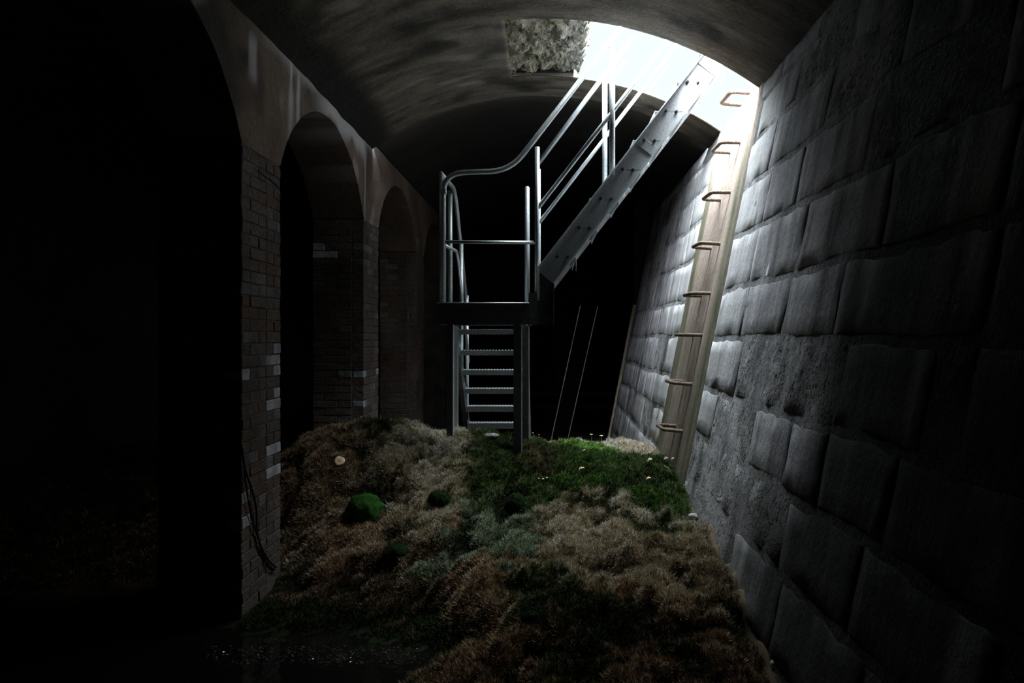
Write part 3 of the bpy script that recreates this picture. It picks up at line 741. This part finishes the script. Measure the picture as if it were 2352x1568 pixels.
# vertical foot of the near stringer
q = MB(); x0, x1 = A_.x, B_.x
q.prism([(x0, EYE+(CY-618)/F*D1), (x1, EYE+(CY-652)/F*D1), (x1, zb), (x0, zb)], D1+.016, D1+.024)
q.box((x1, D1-.01, (zb+EYE+(CY-652)/F*D1)/2), (.007, .06, EYE+(CY-652)/F*D1-zb)); q.build('stringer_foot', M['galv_shaded'], st)
q = MB(); q.box(((xb+x0)/2, D1-.0, (zb+zd)/2+.04), (x0-xb+.01, .05, zd-zb+.08)); q.build('joint_plate', M['galv_shaded'], st)
def tread(cx_, yc, zc, length, depth, axis, nose=1):
    """galvanised serrated plank; axis x: length runs along X; axis y: along Y"""
    tr_ = MB(); h = .042
    S_ = (lambda a, b_, c_: (a, b_, c_)) if axis == 'x' else (lambda a, b_, c_: (b_, a, c_))
    # body: three longitudinal slats + front and back lips
    for k in range(4):
        off = -depth/2+depth*(k+.5)/4
        c = (cx_, yc+off, zc) if axis == 'x' else (cx_+off, yc, zc)
        tr_.box(c, S_(length, depth/4-.012, .004))
    for off in (-depth/2, depth/2):
        c = (cx_, yc+off, zc-h/2) if axis == 'x' else (cx_+off, yc, zc-h/2)
        tr_.box(c, S_(length, .003, h))
    nt_ = int(length/.028)
    for k in range(nt_):
        a = -length/2+length*(k+.5)/nt_
        for off in (-depth/2+.004, depth/2-.004):
            c = (cx_+a, yc+off, zc+.003) if axis == 'x' else (cx_+off, yc+a, zc+.003)
            tr_.box(c, S_(.012, .006, .008))
        c = (cx_+a, yc, zc-.002) if axis == 'x' else (cx_, yc+a, zc-.002)
        tr_.box(c, S_(.006, depth, .006))
    return tr_
for i in range(9):
    px, py = 1292+50*i, 589-67*i
    if i > 7: break
    c = Q(px-4, py); 
    o = tread(c.x, (D1+D2)/2, c.z, D2-D1-.03, .225, 'y').build('tread', M['galv'], st)
    for dx in (-12, 12):
        b_ = Q(px+dx, py+ (1 if dx > 0 else 0)); q = MB()
        q.lathe([(.0115, 0), (.0115, .014), (.005, .0145), (.005, .024)], (b_.x, D1+.015, b_.z), 6, Matrix.Rotation(math.pi/2, 3, 'X'))
        q.build('bolt', M['bolt'], o)
for L_ in (.62*Ltop*.86, 2.08):
    q = MB(); q.box(A_+d*L_+wv*(WID/2)+Vector((0, .012, 0)), (.075, .006, WID*.92), R_, .001); q.build('splice_plate', M['galv'], st)
# lower flight, going away and down
xs0, xs1 = -.825, -.215
for i in range(7):
    z = EYE+.05-rise*i; y = y0s+going*i+.10
    tread((xs0+xs1)/2, y, z, xs1-xs0, .20, 'x').build('tread', M['galv'], st)
for x in (xs0-.008, xs1+.008):
    q = MB(); a = Vector((x, y0s-.02, EYE+.10)); b_ = Vector((x, y0s+going*7.6, EYE+.10-rise*7.6))
    dd = (b_-a).normalized(); up = Vector((1, 0, 0)).cross(dd)
    R2 = Matrix((Vector((1, 0, 0)), dd, up)).transposed(); c = (a+b_)/2; L2 = (b_-a).length
    q.box(c, (.006, L2, .14), R2); q.box(c+up*.07, (.045, L2, .006), R2); q.box(c-up*.07, (.045, L2, .006), R2)
    q.build('stringer', M['galv'], st)
# dangling strand under the upper flight
q = MB(); p0 = P(1322, 585, 5.35)
q.tube([p0, p0+Vector((.002, 0, -.03)), p0+Vector((-.006, 0, -.036)), p0+Vector((.004, 0, -.05)), p0+Vector((.003, 0, -.13))], [.003, .006, .008, .004, .003], 6)
tag(q.build('cobweb_strand', M['stem'], smooth=True), 'pale dusty strand hanging under the upper flight of the staircase', 'strand')

# ------------------------------------------------------------ step irons in the right wall
ord_ = ['topmost rusty step iron, seen against the bright hatch', 'second rusty step iron from the top of the wall', 'third rusty step iron from the top of the wall', 'fourth rusty step iron from the top of the wall',
        'fifth rusty step iron, fourth from the bottom', 'rusty step iron at eye level, third from the bottom', 'second lowest rusty step iron in the wall', 'lowest rusty step iron, just above the moss']
zs = [1.90, 1.51, 1.12, .713, .33, 0, -.386, -.755]
for i, zz in enumerate(zs):
    z = EYE+zz; x = wx(z); t_ = random.uniform(-.012, .012); up = .02 if i == 0 else .01+t_
    pts = [(x+.05, 5.35, z), (x-.145, 5.36+t_, z+up), (x-.155, 5.64+t_, z+up*1.1), (x+.05, 5.65, z+t_*.5)]
    pts = fillet(pts, .045, 5); dens = []
    for k in range(len(pts)-1):
        nn = max(1, int((pts[k+1]-pts[k]).length/.02))
        dens += [pts[k].lerp(pts[k+1], j/nn) for j in range(nn)]
    dens.append(pts[-1])
    r0 = .018 if i < 1 else .0150
    o = MB().tube(dens, [r0*(1+.14*noise.noise(Vector((k*.7, i*9, 0)))) for k in range(len(dens))], 10, True, .10).build('step_iron', M['rust'], smooth=True)
    tag(o, ord_[i], 'step iron', 'step irons climbing the right wall')

# ------------------------------------------------------------ timber, board and barrier in the dark beyond
Db = 10.15
b0 = P(1397, 1012, Db); b1 = P(1458, 700, Db)
b0.z = 0.0
q = MB(); q.prism([(b0.x-.026, b0.z), (b0.x+.026, b0.z), (b1.x+.026, b1.z), (b1.x-.026, b1.z)], Db-.02, Db+.02)
tag(q.build('timber_batten', M['wood']), 'pale timber batten leaning beside the far end of the right wall', 'batten')
t_ = thing('leaning_board', (.15, 10.4, 0), 'dark board with two pale strips added for its lit edges, leaning in the darkness', 'board')
Dd = 10.4
def bar(px0, py0, px1, py1, w, D, name, mat, par, dy=.0):
    a = P(px0, py0, D); c = P(px1, py1, D); k = (a.z)/(a.z-c.z) if a.z < c.z else 0
    a = a+(a-c)*(a.z/(c.z-a.z)) ; a.y = D
    q = MB(); q.prism([(a.x-w, a.z), (a.x+w, a.z), (c.x+w, c.z), (c.x-w, c.z)], D-.012+dy, D+.012+dy)
    return q.build(name, M[mat], par)
bar(1287, 1000, 1353, 702, .125, Dd, 'panel', 'darkboard', t_, .01)
bar(1268, 1000, 1333, 702, .006, Dd, 'lit_edge', 'galv', t_, -.01); bar(1306, 1000, 1373, 702, .006, Dd, 'lit_edge', 'galv', t_, -.01)  # bright strips standing in for the board's lit edges
t_ = thing('barrier', (.2, 10.62, 0), 'dark barrier of horizontal rails far back in the cistern', 'barrier')
for zz in (2.07, 2.0-1.31, .48): 
    q = MB(); q.box((.2, 10.62, zz), (2.4, .06, .06)); q.build('rail', M['darkboard'], t_)
for x in (-.95, .15, 1.3):
    q = MB(); q.box((x, 10.68, 1.05), (.07, .06, 2.1)); q.build('post', M['darkboard'], t_)

# ------------------------------------------------------------ cable on the nearest pillar
xc = AX1+.012
def cab(pts, r): 
    vs_ = [Vector((xc+random.uniform(0, .006), (AX1)*F/((a-CX)) if False else F*(-xc)/(CX-a), EYE+(CY-b_)/F*(F*(-xc)/(CX-a)))) for a, b_ in pts]
    out = []
    for i in range(len(vs_)-1):
        p0 = vs_[max(0, i-1)]; p1 = vs_[i]; p2 = vs_[i+1]; p3 = vs_[min(len(vs_)-1, i+2)]
        for k in range(6):
            t = k/6; out.append(.5*((2*p1)+(p2-p0)*t+(2*p0-5*p1+4*p2-p3)*t*t+(3*p1-p0-3*p2+p3)*t**3))
    out.append(vs_[-1]); return MB().tube(out, r, 8)
c1 = cab([(557, 1030), (562, 1075), (575, 1120), (586, 1165), (589, 1215), (597, 1250), (615, 1285), (634, 1302)], .0065)
tag(c1.build('cable', M['black'], smooth=True), 'black cable hanging in a curve down the nearest pillar, front strand', 'cable')
c1 = cab([(556, 1040), (566, 1130), (578, 1190), (592, 1240), (604, 1275), (618, 1300), (632, 1308)], .005)
tag(c1.build('cable', M['black'], smooth=True), 'thinner black cable behind the other, close to the pillar face', 'cable')

# ------------------------------------------------------------ chains in the hatch
def chain(px, py0, py1, D, label, shackle):
    a = P(px, py0, D); b_ = P(px, py1, D); ln = a.z-b_.z; nl = max(3, int(ln/.022))
    root = thing('chain', a, label, 'chain')
    for i in range(nl):
        z = a.z-ln*(i+.5)/nl; ang = (i % 2)*math.pi/2+.4; pts = []
        for k in range(13):
            t = 2*math.pi*k/12; u = .0065*math.cos(t); w = .0155*math.sin(t)
            pts.append(Vector((a.x+u*math.cos(ang), a.y+u*math.sin(ang), z+w)))
        MB().tube(pts, .0022, 6, False).build('chain_link', M['rust'], root, smooth=True)
    if shackle:
        z = b_.z-.02; pts = [Vector((a.x+.014*math.cos(t), a.y, z+.014*math.sin(t))) for t in np.linspace(0, math.pi, 8)]
        pts = [Vector((a.x+.016, a.y, z-.02))]+pts+[Vector((a.x-.016, a.y, z-.02))]
        MB().tube(pts, .003, 6).build('shackle', M['galv'], root, smooth=True)
        MB().tube([Vector((a.x+.02, a.y, z-.02)), Vector((a.x-.02, a.y, z-.02))], .003, 6).build('shackle_pin', M['galv'], root)
chain(1608, 216, 240, 6.15, 'small chain with a shackle hanging low in the hatch, left of the corner bar', True)
chain(1671, 110, 168, 6.0, 'short rusty chain hanging in the upper right of the hatch', False)

# ------------------------------------------------------------ moss cushions, mushrooms, leaves, stones
def ray_ground(px, py, d0=2.6, d1=8.0):
    D = d0; 
    while D < d1:
        p = P(px, py, D)
        if p.z <= hz(p.x, p.y)+.005: return Vector((p.x, p.y, hz(p.x, p.y)))
        D += .01
    return P(px, py, 5)
def cushion(px, py, wpx, hpx, label, mat):
    g = ray_ground(px, py+hpx*.35); k = F/g.y; rx = wpx/2/k; rz_ = hpx/k*.62
    bm = bmesh.new(); bmesh.ops.create_icosphere(bm, subdivisions=4, radius=1)
    for v in bm.verts:
        v.co += v.normal*(.14*nz(*(v.co*2.2+Vector((px, 0, 0))), 3)+.05*nz(*(v.co*8), 2))
        v.co = Vector((v.co.x*rx, v.co.y*rx*.8, v.co.z*rz_))+g+Vector((0, 0, rz_*.25))
    me = bpy.data.meshes.new('moss_cushion'); bm.to_mesh(me)
    me.polygons.foreach_set('use_smooth', [True]*len(me.polygons)); me.materials.append(M[mat])
    o = bpy.data.objects.new('moss_cushion', me); COL.objects.link(o)
    tag(o, label, 'moss cushion')
    # short pile on the cushion
    vs_ = []; fs_ = []; n_ = 0
    fcs = [f for f in bm.faces]
    q = MB()
    for _ in range(2200):
        f = random.choice(fcs); c = f.calc_center_median(); nr = f.normal
        if nr.z < -.4: continue
        c = c+Vector([random.uniform(-1, 1)*.006 for _ in range(3)])
        dv = (nr+Vector([random.gauss(0, .4) for _ in range(3)])).normalized(); sd = dv.orthogonal().normalized()*.0011
        q.add([c-sd, c+sd, c+dv*random.uniform(.006, .013)], [(0, 1, 2)])
    q.build('pile', M[mat], o, kind='stuff'); bm.free()
    return o
cushion(838, 1160, 82, 66, 'largest bright green moss cushion, on the left mound', 'cushion')
cushion(1008, 1140, 50, 34, 'small green moss cushion at the right foot of the left mound', 'cushion_dark')
cushion(1186, 1152, 50, 46, 'very dark round moss cushion in the middle of the bank', 'cushion_dark')
cushion(912, 1265, 62, 34, 'flat dark green moss cushion low in the left foreground', 'cushion_dark')
cushion(1220, 1412, 46, 26, 'dim green moss cushion in the foreground heath', 'cushion_dark')
def ridge(px):
    best = None
    for D in np.arange(5.4, 7.2, .03):
        x = (px-CX)/F*D; h_ = hz(x, D); q_ = CY-(h_-EYE)*F/D
        if best is None or q_ < best[0]: best = (q_, Vector((x, D, h_)))
    return best[1]
def mushroom(px, py, capr, stemh, label, tilt=0.0, top=None, stem='stem', cap_y=None):
    g = ray_ground(px, py)
    if cap_y is not None:
        g = ridge(px); stemh = max(.03, EYE+(CY-cap_y)/F*g.y-g.z)
    t_ = thing('mushroom', g, label, 'mushroom')
    top_ = g+Vector((tilt*.3, 0, stemh))
    MB().tube([g-Vector((0, 0, .01)), g.lerp(top_, .5)+Vector((.003, 0, 0)), top_], [capr*.16, capr*.12, capr*.13], 8).build('stem', M[stem], t_, smooth=True)
    R = Matrix.Rotation(tilt, 3, 'Y') @ Matrix.Rotation(.0 if not top else top, 3, 'X')
    h = capr*.28
    c = MB().lathe([(capr*.12, -h*.35), (capr*.8, -h*.30), (capr, -.002), (capr*1.0, h*.10), (capr*.85, h*.42), (capr*.5, h*.62), (capr*.2, h*.55), (.001, h*.5)], top_, 20, R).build('cap', M['cap'], t_, smooth=True)
    if capr > .02:
        for v in c.data.vertices:
            a = math.atan2(v.co.y-top_.y, v.co.x-top_.x); v.co += (v.co-top_)*.07*math.sin(3*a+1)
        MB().lathe([(capr*.42, h*.56), (capr*.36, h*.665), (capr*.2, h*.68), (.001, h*.66)], top_, 16, R).build('cap_centre', M['capmid'], c, smooth=True)
    return t_
mushroom(756, 1072, .038, .045, 'large cream mushroom with orange centre on the left mound', .25, .85)
mushroom(1358, 1024, .0150, .045, 'thin mushroom on the far ridge, left of the timber batten', cap_y=997)
mushroom(1381, 1022, .0190, .055, 'wide pale mushroom right below the timber batten', cap_y=1000)
mushroom(1213, 1006, .0120, .055, 'tallest of the small mushrooms right of the staircase leg', cap_y=987)
mushroom(1224, 1008, .0080, .040, 'middle one of the tiny mushrooms right of the staircase leg', cap_y=993)
mushroom(1238, 1010, .0070, .035, 'rightmost of the tiny mushrooms right of the staircase leg', cap_y=998)
mushroom(1237, 1104, .0070, .014, 'left one of three specks of mushroom on dark moss', 0, .3)
mushroom(1247, 1102, .0080, .014, 'middle one of three specks of mushroom on dark moss', 0, .3)
mushroom(1256, 1100, .0080, .014, 'right one of three specks of mushroom on dark moss', 0, .3)
g = ray_ground(730, 1068)
tag(MB().tube([g+Vector((-.02, 0, .012)), g+Vector((-.004, -.005, .022)), g+Vector((.003, -.01, .010)), g+Vector((.022, -.012, .010))], [.003, .004, .003, .002], 7).build('fungus', M['orange'], smooth=True), 'tiny curled orange fungus left of the large mushroom', 'fungus')
def leaf(px, py, L, ang, label):
    g = ray_ground(px, py); q = MB(); n_ = 9; vs_ = []
    R = Matrix.Rotation(ang, 3, 'Z') @ Matrix.Rotation(random.uniform(-.5, -.2), 3, 'Y') @ Matrix.Rotation(random.uniform(.3, .7), 3, 'X')
    for i in range(n_):
        u = i/(n_-1); w = L*.26*math.sin(math.pi*min(1, u*1.02))**.7*(1+.35*math.sin(u*22))+.0008
        zc = .25*L*math.sin(u*2.5)
        for s_ in (-1, 0, 1): vs_.append(R @ Vector(((u-.5)*L, s_*w, zc+abs(s_)*w*.5))+g+Vector((0, 0, .028)))
    fs_ = [(i*3+k, i*3+k+1, (i+1)*3+k+1, (i+1)*3+k) for i in range(n_-1) for k in range(2)]
    q.add(vs_, fs_); o = q.build('fallen_leaf', M['leaf'], smooth=True)
    md = o.modifiers.new('thickness', 'SOLIDIFY'); md.thickness = .0012
    tag(o, label, 'leaf', 'fallen leaves on the moss')
leaf(1336, 1090, .058, -.2, 'oak leaf lying on the bright green moss in the middle')
leaf(1493, 1066, .045, -.3, 'curled dry leaf left of the rubble at the foot of the wall')
leaf(1490, 1110, .045, -.4, 'reddish dry leaf, lowest one near the wall')
leaf(1530, 1062, .045, .2, 'dry leaf in the hollow by the wall, left of its neighbour')
leaf(1546, 1063, .035, .1, 'small dry leaf touching the foot of the rendered strip')
leaf(1342, 1042, .03, .1, 'small pale leaf on the far green moss')
leaf(1541, 1038, .035, 1.2, 'upright dry leaf against the foot of the wall')
def stone(px, py, r, label, sq=(1, .8, .7)):
    g = ray_ground(px, py); bm = bmesh.new(); bmesh.ops.create_icosphere(bm, subdivisions=3, radius=1)
    for v in bm.verts:
        v.co += v.normal*.18*nz(*(v.co*1.4+Vector((px, py, 0))), 2)
        v.co = Vector((v.co.x*r*sq[0], v.co.y*r*sq[1], v.co.z*r*sq[2]))+g+Vector((0, 0, r*.35))
    me = bpy.data.meshes.new('stone'); bm.to_mesh(me); bm.free(); me.materials.append(M['stone'])
    me.polygons.foreach_set('use_smooth', [True]*len(me.polygons))
    o = bpy.data.objects.new('stone', me); COL.objects.link(o); tag(o, label, 'stone')
stone(1592, 1192, .032, 'pale stone at the right edge of the bank against the wall')
stone(1128, 1006, .062, 'whitish lump standing in for a light reflection under the lowest stair tread', (1, .6, .35))  # lump added in place of a light reflection
stone(1786, 1530, .030, 'small glinting pale stone at the bottom right against the wall')
stone(726, 1360, .008, 'tiny white pebble in the dark left foreground')
# a thin curved twig by the wall
g0 = ray_ground(1525, 1078); g1 = ray_ground(1546, 1100)
tag(MB().tube([g0+Vector((0, 0, .03)), g0.lerp(g1, .5)+Vector((0, 0, .05)), g1+Vector((0, 0, .02))], .0018, 6).build('twig', M['stem'], smooth=True), 'thin pale curved twig at the foot of the wall', 'twig')
# wet gravel along the water's edge
q = MB()
for _ in range(420):
    px = random.uniform(470, 965); D = random.uniform(3.38, 3.58)
    x = (px-CX)/F*D; r = random.uniform(.003, .009); c = Vector((x, D, max(-.03, hz(x, D))+r*.2))
    R = Matrix.Rotation(random.uniform(0, 3), 3, 'Z') @ Matrix.Rotation(random.uniform(-.4, .4), 3, 'X')
    q.box(c, (r*1.6, r*1.2, r*.8), R, r*.25)
M['gravel'] = simple('wet_gravel', (.05, .05, .05), .08, 0, .8, .3)
tag(q.build('gravel', M['gravel'], kind='stuff'), 'wet gravel glinting along the edge of the water', 'gravel')
